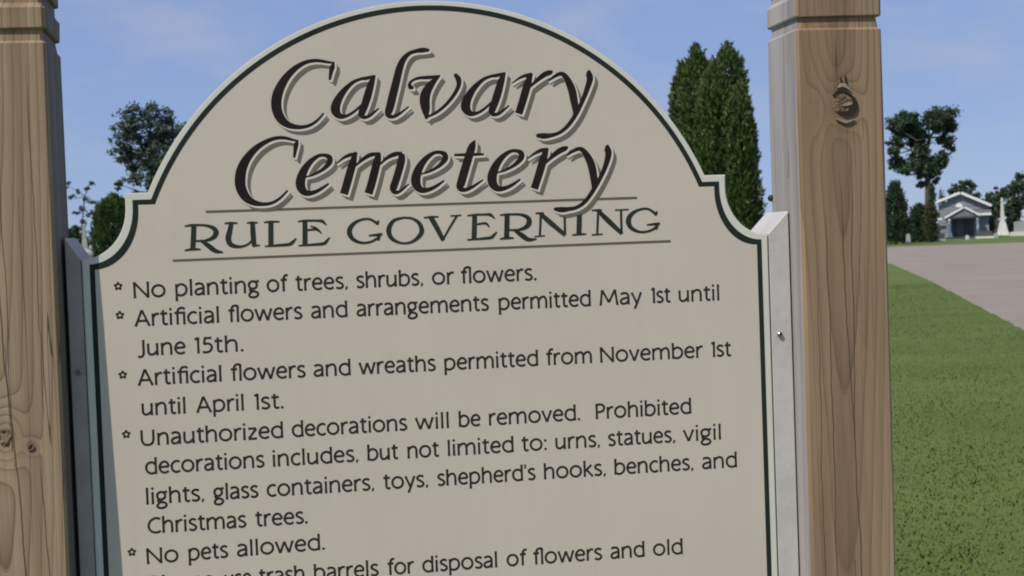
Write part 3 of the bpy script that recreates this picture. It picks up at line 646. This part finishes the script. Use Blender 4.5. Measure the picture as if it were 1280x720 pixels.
# grass blades on the near lawn
def grass():
    N = 300000
    d = 3.5 + (rng.random(N)**1.5)*34; lat = (rng.random(N)*.52 - .02)*d + rng.normal(0, .3, N)
    x = CAM[0] + HX[0]*lat + HY[0]*d; y = CAM[1] + HX[1]*lat + HY[1]*d
    k = ~in_road(x, y); x, y, d = x[k], y[k], d[k]; N = len(x)
    patch = .5+.5*np.sin(x*2.1+1.3*np.sin(y*1.7))*np.sin(y*1.3+np.sin(x*.9))
    h = (.0045+.008*rng.random(N))*(.7+.6*patch); h *= np.where(rng.random(N) < .012, 1.9, 1)
    for gx, gy, gr in ((1266, 632, .16), (1180, 700, .2), (1235, 560, .22), (1160, 640, .12), (1215, 690, .15)):
        dd_ = EYE*F/(gy-299.4+(gx-640)*.0367); c_ = ground(gx, dd_); h *= 1+.55*np.exp(-((x-c_.x)**2+(y-c_.y)**2)/gr**2)
    w = .0022+.0016*rng.random(N)+d*.00017; a = rng.random(N)*2*np.pi; ln = h*(.2+.9*rng.random(N)); b = rng.random(N)*2*np.pi
    cx, cy_ = np.cos(a)*w, np.sin(a)*w; lx, ly = np.cos(b)*ln, np.sin(b)*ln
    z0 = np.full(N, -.002)
    V = np.stack([np.stack([x-cx, y-cy_, z0], 1), np.stack([x+cx, y+cy_, z0], 1),
                  np.stack([x+cx*.7+lx*.4, y+cy_*.7+ly*.4, h*.6], 1), np.stack([x+lx, y+ly, h], 1)], 1).reshape(-1, 3)
    Fc = np.arange(4*N).reshape(N, 4)
    me = mesh_arrays('grass', V, Fc)
    m = mat('grass_blades', (.08, .14, .035), .8, .1); n = NT(m)
    gi = n.new('ShaderNodeNewGeometry').outputs['Random Per Island']
    co = coords(n); band = n.noise(n.mapping(co, (.10, .8, 1), (3, 1, 0)), 1.0, 3, .5); pt = n.noise(co, 1.7, 4, .6)
    gi = n.math('ADD', n.math('MULTIPLY', gi, .62), n.math('ADD', n.math('MULTIPLY_ADD', pt, 1.1, -.38), n.math('MULTIPLY_ADD', band, -.5, .22)))
    col = n.ramp(gi, [(0, (.105, .148, .034)), (.5, (.126, .172, .042)), (.85, (.142, .186, .050)), (1, (.20, .195, .075))])
    n.lk(col, n.b.inputs['Base Color'])
    nn = n.new('ShaderNodeVectorMath', operation='MULTIPLY_ADD'); n.lk(n.new('ShaderNodeNewGeometry').outputs['Normal'], nn.inputs[0])
    nn.inputs[1].default_value = (.15, .15, .15); nn.inputs[2].default_value = (0, 0, .8); n.lk(nn.outputs[0], n.b.inputs['Normal'])
    o = link('grass', me, m); o['kind'] = 'stuff'
grass()

# ------------------------------------------------------------------ trees and shrubs
def leaf_mat(name, stops, spec=.25):
    m = mat(name, stops[0][1], .65, spec); n = NT(m)
    gi = n.new('ShaderNodeNewGeometry').outputs['Random Per Island']
    co = coords(n); big = n.noise(co, .9, 3)
    f = n.math('ADD', n.math('MULTIPLY', gi, .65), n.math('MULTIPLY_ADD', big, .9, -.27))
    n.lk(n.ramp(f, stops), n.b.inputs['Base Color'])
    return m
m_leaf_blue = leaf_mat('grey_green_leaves', [(0, (.034, .056, .046)), (.5, (.062, .092, .070)), (1, (.12, .15, .11))])
m_leaf_dark = leaf_mat('deep_green_leaves', [(0, (.024, .046, .028)), (.5, (.044, .074, .040)), (1, (.085, .118, .060))])
m_leaf_cedar = leaf_mat('cedar_sprays', [(0, (.036, .066, .016)), (.5, (.066, .105, .028)), (1, (.12, .16, .05))])
m_leaf_shrub = leaf_mat('bright_shrub_leaves', [(0, (.03, .06, .016)), (.5, (.06, .10, .026)), (1, (.11, .15, .04))])
m_bark = mottled('grey_brown_bark', (.055, .047, .04), (.10, .085, .07), 4, .9, .5)

def leaves(cent, size, n_each, spread, flat=0.0):
    """many small leaf-cluster faces gathered round clump centres"""
    C_ = np.repeat(cent, n_each, 0); N = len(C_)
    P = C_ + rng.normal(0, 1, (N, 3))*np.repeat(spread, n_each, 0)
    u = rng.normal(0, 1, (N, 3)); u /= np.linalg.norm(u, axis=1)[:, None]
    t = rng.normal(0, 1, (N, 3)); v = np.cross(u, t); v /= np.linalg.norm(v, axis=1)[:, None]
    s = size*(.55+.9*rng.random(N))[:, None]
    V = np.stack([P-u*s, P-v*s*.55, P+u*s, P+v*s*.55], 1).reshape(-1, 3)
    return V, np.arange(4*N).reshape(N, 4)

def tree(name, label, px, d, lobes, trunk_px, m, leaf, dens, group=None, rt=.22, limb_r=.07, gap=1.0, base_px=None):
    """lobes in photo pixels (cx, cy, rx, ry); each gets its depth, clumps and a limb"""
    base = ground(px, d); k = d/F
    t = thing(name, label, 'tree', base, 0, group)
    B = np.array(base)
    cents, spr = [], []
    bm = bmesh.new()
    tp = [np.array(far(x, y, d))-B for x, y in trunk_px]
    pts = [np.zeros(3)+np.array([0, 0, -.1])] + tp; n = len(pts)
    tube(bm, pts, [rt*(1-.55*i/(n-1)) for i in range(n)], 9)
    for (cx, cy_, rx, ry) in lobes:
        off = rng.uniform(-.45, .45)*rx*k*2
        c = np.array(far(cx, cy_, d))-B + np.array([HY[0], HY[1], 0])*off
        st = tp[min(range(len(tp)), key=lambda i: np.linalg.norm(tp[i]-c))]
        mid = (st+c)/2 + rng.normal(0, .12, 3)*np.linalg.norm(c-st)
        tube(bm, [st, mid, c], [limb_r, limb_r*.7, limb_r*.25], 6)
        vol = rx*ry*k*k
        nc = max(4, int(vol*9*dens))
        for _ in range(nc):
            q = rng.normal(0, 1, 3); q /= np.linalg.norm(q); q *= rng.random()**.38
            p = c + (np.array([HX[0], HX[1], 0])*q[0]*rx + np.array([0, 0, 1])*q[2]*ry)*k + np.array([HY[0], HY[1], 0])*q[1]*rx*k
            cents.append(p); s = k*min(rx, ry)*.20*gap*rng.uniform(.6, 1.3); spr.append((s, s, s*.7))
            if rng.random() < .3: tube(bm, [c, (c+p)/2+rng.normal(0, .05, 3), p], [limb_r*.3, limb_r*.2, limb_r*.08], 4)
    obj('trunk', bm, m_bark, t)
    V, Fc = leaves(np.array(cents), leaf, 34, np.array(spr))
    link('crown', mesh_arrays('crown', V, Fc), m, t)
    return t

def cedar(name, label, px, d, top_py, width_px, m, group=None, n=9000, size=.10, lean=0.0, blunt=.6, hm=None, cat='tree', low=.0, trunk=True):
    """column of upright sprays, ragged outline"""
    base = ground(px, d); k = d/F; top = far(px, top_py, d)
    H = top[2] - size*4.0; Rr = width_px*k/2 - size*.75
    t = thing(name, label, cat, base, 0, group)
    nc = max(60, n//22); u = rng.random(nc); f = low + u*(1-low); z = f*H
    prof = np.where(f < .25, .72+.28*f/.25, np.minimum(((1-f)/.75)**blunt, (1-f)*7.5+.02))
    th = rng.random(nc)*2*np.pi
    lump = 1 + .10*np.sin(th*5+f*9) + .08*np.sin(th*3-f*17) + .05*np.sin(f*41+th*2) + rng.normal(0, .06, nc)
    r = Rr*prof*lump*(.55+.45*rng.random(nc)**.6)
    out = np.stack([np.cos(th), np.sin(th), np.zeros(nc)], 1)
    C_ = np.stack([r*np.cos(th)+lean*z, r*np.sin(th), z], 1)
    ax = out*(.25+.45*rng.random(nc))[:, None]*np.minimum(1, (1-f)*5)[:, None] + np.array([0, 0, 1.0]) + rng.normal(0, .12, (nc, 3)); ax /= np.linalg.norm(ax, axis=1)[:, None]
    q = np.repeat(np.arange(nc), n//nc); n = len(q); tt = rng.random(n); plume = size*(3.2+2.6*rng.random(nc))[q]
    out = out[q]; ax = ax[q]
    P = C_[q] + ax*(tt*plume)[:, None] + rng.normal(0, 1, (n, 3))*(size*.85*(1.05-tt))[:, None]
    upv = ax + out*.25 + rng.normal(0, .38, (n, 3)); upv /= np.linalg.norm(upv, axis=1)[:, None]
    side = np.cross(upv, out + rng.normal(0, .7, (n, 3))); side /= np.linalg.norm(side, axis=1)[:, None]
    s = (size*(.45+.8*rng.random(n)))[:, None]
    V = np.stack([P-upv*s*.7, P-side*s*.36, P+upv*s*1.3, P+side*s*.36], 1).reshape(-1, 3)
    if trunk:
        bm = bmesh.new(); tube(bm, [(0, 0, -.1), (lean*H*.4, 0, H*.4), (lean*H*.9, 0, H*.9)], [Rr*.16+.03, Rr*.1+.02, .015], 7); obj('trunk', bm, m_bark, t)
    link('crown', mesh_arrays('crown', V, np.arange(4*n).reshape(n, 4)), m, t)
    return t

GA = 'arborvitae clumped behind the board'
for px, tp, w, dd, n, lab in ((861, 80, 40, 40.5, 15000, 'short leftmost arborvitae of the clump behind the sign, its top rounded'),
                              (880, 56, 50, 40, 20000, 'tall pointed arborvitae left of the middle of the clump behind the sign'),
                              (900, 80, 54, 39.2, 17000, 'arborvitae with a low tip between the two tallest of the clump'),
                              (918, 55, 62, 40, 21000, 'tallest arborvitae of the clump, its point nearest the right post'),
                              (930, 108, 48, 38.8, 15000, 'lowest arborvitae of the clump, filling the gap beside the right post')):
    cedar('arborvitae', lab, px, dd, tp, w, m_leaf_cedar, GA, int(n*1.7), .068, 0, .23)

tree('leafy_tree', 'grey green tree with a full airy crown rising behind the board\'s left shoulder', 188, 120,
     [(175, 150, 20, 17), (198, 145, 18, 17), (160, 170, 22, 16), (190, 172, 26, 20), (215, 168, 20, 20), (150, 192, 16, 14), (176, 200, 24, 18), (206, 196, 24, 20), (190, 222, 26, 15), (165, 220, 14, 10), (222, 212, 18, 16), (150, 231, 10, 6), (176, 240, 14, 8)],
     [(189, 290), (188, 245), (187, 205), (186, 165)], m_leaf_blue, .15, 1.9, rt=.28, gap=1.05)
tree('sapling', 'thin spindly young tree beside the left post against the sky', 99, 90,
     [(116, 228, 3.5, 3), (108, 237, 4, 3), (97, 240, 3, 3), (106, 250, 4, 4), (90, 246, 4, 3), (103, 262, 5, 4), (116, 252, 3, 3), (112, 268, 4, 3), (93, 268, 5, 4), (104, 278, 6, 4), (86, 232, 3, 5)],
     [(102, 290), (104, 262), (106, 245), (113, 228)], m_leaf_blue, .06, 6.0, rt=.06, limb_r=.022, gap=1.9)
cedar('cedar', 'broad dark green cedar showing between the left post and the board\'s hollow shoulder', 146, 60, 243, 68, m_leaf_shrub, None, 46000, .06, 0, .30)
cedar('round_shrub', 'low round green shrub at the foot of the spindly young tree', 97, 80, 283, 44, m_leaf_dark, None, 16000, .07, 0, .4, cat='shrub', trunk=False)

tree('bare_limbed_tree', 'tall open tree with gaps in its crown and a bare trunk, left of the house', 1159, 140,
     [(1128, 148, 15, 9), (1118, 160, 9, 9), (1140, 158, 14, 10), (1175, 145, 17, 11), (1186, 157, 9, 12), (1163, 150, 10, 9), (1118, 180, 9, 10), (1147, 176, 12, 10), (1152, 190, 10, 8), (1183, 176, 9, 9), (1188, 186, 5, 6), (1125, 203, 11, 9), (1140, 208, 10, 9), (1160, 205, 14, 10), (1174, 203, 9, 9), (1152, 217, 9, 7), (1166, 217, 8, 6), (1116, 194, 7, 7), (1154, 229, 5, 5), (1134, 150, 12, 9), (1170, 158, 9, 8), (1152, 163, 10, 9), (1180, 196, 8, 8), (1145, 200, 10, 8), (1132, 168, 12, 7), (1128, 214, 9, 6), (1168, 224, 6, 5)],
     [(1160, 262), (1160, 235), (1159, 215), (1157, 196), (1162, 172)], m_leaf_dark, .15, 4.2, rt=.36, limb_r=.11, gap=1.35)
GC = 'dark conifers by the drive'
cedar('conifer', 'dark broad conifer touching the right post\'s far side, nearest the drive', 1120, 118, 226, 32, m_leaf_dark, GC, 12000, .15, 0, .6)
cedar('conifer', 'dark low conifer at the foot of the tall open tree', 1150, 126, 256, 28, m_leaf_dark, GC, 9000, .14, 0, .45)
cedar('cypress', 'narrow dark cypress standing just right of the bare trunk', 1166.5, 128, 228, 8, m_leaf_dark, GC, 2200, .14, 0, .5)
cedar('brown_cedar', 'brownish dying cedar in front of the house\'s left end', 1164, 122, 253, 15, leaf_mat('dry_cedar_sprays', [(0, (.04, .045, .02)), (.5, (.07, .072, .034)), (1, (.12, .115, .058))]), None, 3500, .13, 0, .4)
cedar('cypress', 'thin dark cypress behind the house\'s left roof slope', 1178, 172, 235, 6, m_leaf_dark, GC, 2000, .14, 0, .5)
cedar('cypress', 'dark pointed cypress at the house\'s right end', 1237, 150, 241, 9, m_leaf_dark, GC, 2600, .15, 0, .5)
tree('leafy_tree', 'round dark tree rising behind the house\'s roof ridge', 1204, 190,
     [(1196, 236, 11, 9), (1207, 232, 12, 9), (1214, 240, 10, 8), (1200, 244, 14, 8), (1222, 248, 8, 6)], [(1204, 262), (1204, 245)], m_leaf_dark, .2, 1.2, rt=.25)
for (cx_, cy_, rx, ry, dd, lab) in ((1253, 244, 14, 11, 205, 'dark rounded tree behind the white obelisk'), (1273, 232, 13, 17, 200, 'tall dark tree at the right edge behind the grey headstone'), (1246, 262, 10, 14, 200, 'low dark tree between the cypress and the white obelisk'), (1264, 262, 13, 16, 204, 'dense dark tree just right of the white obelisk')):
    tree('leafy_tree', lab, cx_, dd, [(cx_-rx*.4, cy_-ry*.1, rx*.7, ry*.8), (cx_+rx*.35, cy_-ry*.25, rx*.7, ry*.75), (cx_, cy_+ry*.6, rx*.95, ry*.8), (cx_+2, cy_+ry*1.5, rx*.9, ry*.8)], [(cx_, 275), (cx_, cy_)], m_leaf_dark, .22, 1.1, 'dark trees behind the obelisk', rt=.25)
# the wood that closes the view beyond the edges of the photograph
def far_woods():
    Cs, Sp = [], []
    for px, dd, top in [(q, 185+rng.uniform(-15, 25), 214+rng.uniform(-8, 14)) for q in range(1306, 1800, 13)] + [(q, 165+rng.uniform(-15, 25), 246+rng.uniform(-10, 14)) for q in range(-420, 30, 15)]:
        b = np.array(ground(px, dd)); H = far(px, top, dd)[2]
        for _ in range(26):
            f = rng.random(); rr = 2.6*(1-f*.6)
            Cs.append(b + np.array([rng.uniform(-rr, rr), rng.uniform(-rr, rr), f*H])); Sp.append((.5, .5, .4))
    V, Fc = leaves(np.array(Cs), .30, 22, np.array(Sp))
    o = link('far_woods', mesh_arrays('far_woods', V, Fc), m_leaf_dark); o['kind'] = 'stuff'
far_woods()

# ------------------------------------------------------------------ house
m_side = mottled('blue_grey_siding', (.25, .255, .285), (.29, .295, .325), 1.5, .6)
m_roof = mottled('grey_shingles', (.15, .155, .175), (.20, .205, .225), 5, .8)
m_trim = mottled('white_trim_paint', (.74, .75, .77), (.80, .81, .82), 4, .5)
m_porch = mottled('porch_shingles', (.12, .125, .13), (.17, .175, .18), 5, .8)
m_door = mottled('dark_porch_wall', (.05, .06, .065), (.07, .08, .085), 3, .6)
m_glass = mat('window_glass', (.02, .025, .03), .08, .6)
HD = 150; hb = ground(1206, HD); s = HD/F; yaw_h = -math.atan2(hb.x-CAM[0], hb.y-CAM[1])
house = thing('house', 'small blue grey gabled house with white trim and a front porch', 'house', hb, yaw_h)
def PX(x): return (x-1206)*s
def PZ(y): return (297.2-y)*s
def hobj(n, fn, m, par=None):
    bm = bmesh.new(); fn(bm); return obj(n, bm, m, par or house)
LEN = 7.0
wall = hobj('wall', lambda b: prism(b, [(PX(1177), -.2), (PX(1235), -.2), (PX(1235), PZ(258)), (PX(1202), PZ(242.5)), (PX(1177), PZ(255))], 0, LEN), m_side)
def siding(b):
    z = .3
    while z < PZ(256):
        box(b, PX(1177.6), PX(1234.4), -.035, -.002, z, z+.03); z += .33
hobj('siding_board', siding, mottled('siding_lap_paint', (.20, .205, .235), (.225, .23, .26), 2, .6), wall)
def slab(b, p, q, th, y0, y1):
    dx, dz = q[0]-p[0], q[1]-p[1]; L_ = math.hypot(dx, dz); nx_, nz = -dz/L_*th, dx/L_*th
    if nz < 0: nx_, nz = -nx_, -nz
    prism(b, [p, q, (q[0]+nx_, q[1]+nz), (p[0]+nx_, p[1]+nz)], y0, y1)
def mroof(b):
    slab(b, (PX(1172), PZ(252.6)), (PX(1202), PZ(241.6)), .16, -.5, LEN+.4); slab(b, (PX(1202)+.01, PZ(241.6)), (PX(1238), PZ(259)), .16, -.5, LEN+.4)
roof = hobj('roof', mroof, m_roof)
def rake(b):
    slab(b, (PX(1172), PZ(253.4)), (PX(1202), PZ(242.4)), .26, -.56, -.51); slab(b, (PX(1202)+.01, PZ(242.4)), (PX(1238), PZ(259.8)), .26, -.57, -.52)
hobj('rake_trim', rake, m_trim, roof)
def vent(b): prism(b, [(PX(1196.5), PZ(259)), (PX(1204), PZ(259)), (PX(1204), PZ(255.5)), (PX(1200.3), PZ(253)), (PX(1196.5), PZ(255.5))], -.16, -.04)
hobj('gable_vent', vent, m_trim)
PD = -2.3
porch = hobj('porch_roof', lambda b: (slab(b, (PX(1183.5), PZ(271.6)), (PX(1206), PZ(259.4)), .14, PD, -.01), slab(b, (PX(1206)+.01, PZ(259.4)), (PX(1225), PZ(270.4)), .14, PD, -.012)), m_porch)
hobj('porch_trim', lambda b: (slab(b, (PX(1183.5), PZ(272.6)), (PX(1206), PZ(260.4)), .2, PD-.07, PD-.01), slab(b, (PX(1206)+.01, PZ(260.4)), (PX(1225), PZ(271.4)), .2, PD-.08, PD-.02)), m_trim, porch)
hobj('porch_gable', lambda b: prism(b, [(PX(1187), PZ(271.5)), (PX(1222), PZ(270.6)), (PX(1206), PZ(261.4))], PD+.1, PD+.2), m_roof, porch)
hobj('porch_beam', lambda b: box(b, PX(1186), PX(1223), PD+.05, PD+.25, PZ(273), PZ(271.7)), m_door, porch)
for px in (1188.3, 1221.5): hobj('porch_post', lambda b: box(b, PX(px)-.11, PX(px)+.11, PD+.03, PD+.25, -.1, PZ(273.1)), m_trim)
hobj('porch_deck', lambda b: box(b, PX(1184), PX(1225), PD-.05, -.01, -.15, .12), mottled('porch_deck_concrete', (.3, .3, .29), (.36, .36, .35), 3, .9))
hobj('entrance_wall', lambda b: box(b, PX(1191), PX(1217), -.09, -.045, .12, PZ(273.2)), m_door)
dr = hobj('door', lambda b: box(b, PX(1197), PX(1205), -.14, -.095, .13, 2.05), mottled('grey_door_paint', (.09, .1, .11), (.11, .12, .13), 2, .5))
hobj('gutter', lambda b: box(b, PX(1219), PX(1238), -.75, -.6, PZ(270), PZ(267.2)), m_trim, roof)
hobj('gutter', lambda b: box(b, PX(1171.5), PX(1180), -.75, -.6, PZ(274), PZ(271.4)), m_trim, roof)
hobj('eave_roof', lambda b: prism(b, [(PX(1219), PZ(268.5)), (PX(1238), PZ(268.5)), (PX(1238), PZ(263)), (PX(1219), PZ(263))], -.7, -.02), m_roof)
hobj('chimney', lambda b: box(b, PX(1186), PX(1190), 3.5, 4.1, PZ(252), PZ(243.2)), mottled('chimney_brick', (.13, .09, .08), (.18, .13, .11), 6, .9), roof)

# ------------------------------------------------------------------ monuments
m_stone = mottled('white_monument_stone', (.52, .52, .47), (.64, .64, .58), 3, .7, .2)
m_pale = mottled('weathered_pale_stone', (.30, .30, .265), (.40, .40, .36), 6, .8, .3)
m_gran = mottled('grey_granite', (.27, .27, .28), (.36, .36, .37), 9, .5)
m_gran_d = mottled('dark_granite', (.07, .07, .078), (.11, .11, .115), 9, .35)
def taper(bm, levels, cx=0.0):                           # square sections (z, half width)
    rings = [[bm.verts.new((cx+x*h, y*h, z)) for x, y in ((-1, -1), (1, -1), (1, 1), (-1, 1))] for z, h in levels]
    for a, b in zip(rings, rings[1:]):
        for k in range(4): bm.faces.new((a[k], a[(k+1) % 4], b[(k+1) % 4], b[k]))
    bm.faces.new(rings[0][::-1]); bm.faces.new(rings[-1])
od = 160; ob = ground(1253.5, od); k = od/F
obelisk = thing('obelisk_monument', 'white stone obelisk with a flared base on the lawn right of the house', 'monument', ob, yaw_h)
bm = bmesh.new(); taper(bm, [(-.1, 8.4*k), (1.2*k, 8.3*k), (1.6*k, 7.2*k), (6*k, 5.9*k), (12*k, 4.6*k), (17*k, 3.5*k)]); obj('pedestal', bm, m_stone, obelisk)
bm = bmesh.new(); taper(bm, [(17*k, 2.6*k), (42*k, 1.45*k), (43*k, 1.9*k), (44*k, 1.9*k), (44.6*k, 1.1*k)]); obj('shaft', bm, m_stone, obelisk)
bm = bmesh.new(); bmesh.ops.create_uvsphere(bm, u_segments=12, v_segments=8, radius=1.4*k); bmesh.ops.translate(bm, verts=bm.verts, vec=(0, 0, 45.6*k)); obj('finial', bm, m_stone, obelisk, True)

cdist = 50; cb = ground(109, cdist); k = cdist/F
cross = thing('cross_monument', 'pale stone cross on a stepped shaft seen just right of the left post', 'monument', cb, .05)
z0 = 0.0; H_ = far(110, 280, cdist)[2]
bm = bmesh.new(); taper(bm, [(-.1, .42), (.18, .42), (.22, .36), (.5, .34), (.52, .26), (H_-1.15, .24), (H_-1.08, .27), (H_-.98, .27), (H_-.86, .12)]); obj('pedestal', bm, m_pale, cross)
bm = bmesh.new(); taper(bm, [(H_-.87, .105), (H_-.3, .055), (H_-.02, .05), (H_, .03)])
box(bm, -.15, .15, -.045, .045, H_-.31, H_-.22, .012)
obj('cross_shaft', bm, m_pale, cross)
for sx in (-1, 1):
    bm = bmesh.new(); bmesh.ops.create_uvsphere(bm, u_segments=10, v_segments=7, radius=.085); bmesh.ops.scale(bm, verts=bm.verts, vec=(1, 1, 1.5))
    bmesh.ops.translate(bm, verts=bm.verts, vec=(sx*.19, 0, H_-.86)); obj('ornament', bm, m_pale, cross, True)

def headstone(label, px, d, w, h, m, mb, rounded=False, group='headstones along the far lawn', base_w=None):
    b = ground(px, d); k = d/F; w *= k/2; h *= k
    t = thing('headstone', label, 'headstone', b, -math.atan2(b.x-CAM[0], b.y-CAM[1]), group)
    bw = (base_w or 1.25)*w
    bm = bmesh.new(); box(bm, -bw, bw, -.28, .28, -.1, h*.28, .02); obj('plinth', bm, mb, t)
    bm = bmesh.new()
    if rounded: prism(bm, [(-w, h*.281), (w, h*.281)] + [(w*math.cos(a*math.pi/10), h*.78+h*.22*math.sin(a*math.pi/10)) for a in range(11)], -.13, .13)
    else: prism(bm, [(-w, h*.281), (w, h*.281), (w*.97, h*.95), (w*.8, h), (-w*.8, h), (-w*.97, h*.95)], -.13, .13)
    obj('slab', bm, m, t)
headstone('wide dark slab on a pale base between the porch and the obelisk', 1231, 138, 18, 9, m_gran_d, m_stone)
headstone('large grey headstone on a pale base at the right edge of the view', 1277, 150, 18, 18, m_gran, m_stone, base_w=1.5)
headstone('tiny pale headstone on the grass in front of the porch', 1209, 130, 4, 6, m_stone, m_gran, True)
headstone('grey upright headstone between the two dark conifers near the right post', 1135.5, 112, 5.5, 14, m_gran, m_gran_d, True)
headstone('low grey headstone left of the porch post', 1176, 128, 10, 10, m_gran_d, m_gran)
headstone('small grey rounded headstone right of the wide dark slab', 1245, 140, 5, 6, m_gran, m_gran, True)

# ------------------------------------------------------------------ light
ELEV = R(50); AZ = R(51.5)
to_sun = Vector((-math.sin(AZ)*math.cos(ELEV), -math.cos(AZ)*math.cos(ELEV), math.sin(ELEV)))
sl = bpy.data.lights.new('sun', 'SUN'); sl.energy = 3.3; sl.angle = R(.53); sl.color = (1, .93, .82)
so = bpy.data.objects.new('sun', sl); COL.objects.link(so); so.rotation_euler = (-to_sun).to_track_quat('-Z', 'Y').to_euler()
w = bpy.data.worlds.new('World'); sc.world = w; w.use_nodes = True
nt = w.node_tree; bg = nt.nodes['Background']
sky = nt.nodes.new('ShaderNodeTexSky'); sky.sky_type = 'NISHITA'; sky.sun_disc = False
sky.sun_elevation = ELEV; sky.sun_rotation = math.atan2(to_sun.x, to_sun.y)
sky.air_density = .8; sky.dust_density = 0.0; sky.ozone_density = 5; sky.altitude = 300
tc = nt.nodes.new('ShaderNodeTexCoord')
mp = nt.nodes.new('ShaderNodeMapping'); mp.inputs['Scale'].default_value = (5, 5, 11); nt.links.new(tc.outputs['Generated'], mp.inputs[0])
nz = nt.nodes.new('ShaderNodeTexNoise'); nz.inputs['Scale'].default_value = 2.2; nz.inputs['Detail'].default_value = 6; nt.links.new(mp.outputs[0], nz.inputs['Vector'])
rp = nt.nodes.new('ShaderNodeValToRGB'); rp.color_ramp.elements[0].position = .48; rp.color_ramp.elements[0].color = (0, 0, 0, 1)
rp.color_ramp.elements[1].position = .80; rp.color_ramp.elements[1].color = (.5, .5, .5, 1); nt.links.new(nz.outputs[0], rp.inputs[0])
mx = nt.nodes.new('ShaderNodeMix'); mx.data_type = 'RGBA'; nt.links.new(rp.outputs[0], mx.inputs[0]); 
blue = nt.nodes.new('ShaderNodeMix'); blue.data_type = 'RGBA'; blue.inputs[0].default_value = .72
nt.links.new(sky.outputs[0], blue.inputs[6]); blue.inputs[7].default_value = (3.0, 4.05, 7.1, 1); nt.links.new(blue.outputs[2], mx.inputs[6])
mx.inputs[0].default_value = 0; mx.inputs[7].default_value = (5.2, 5.4, 6.4, 1)
nt.links.new(mx.outputs[2], bg.inputs[0]); bg.inputs[1].default_value = .081

sc.render.engine = 'CYCLES'
sc.view_settings.view_transform = 'Standard'; sc.view_settings.look = 'None'; sc.view_settings.gamma = 1
sc.view_settings.exposure = 0.2; sc.view_settings.use_curve_mapping = False
sc.cycles.filter_width = 1.9
sc.render.resolution_x = 1024; sc.render.resolution_y = 576
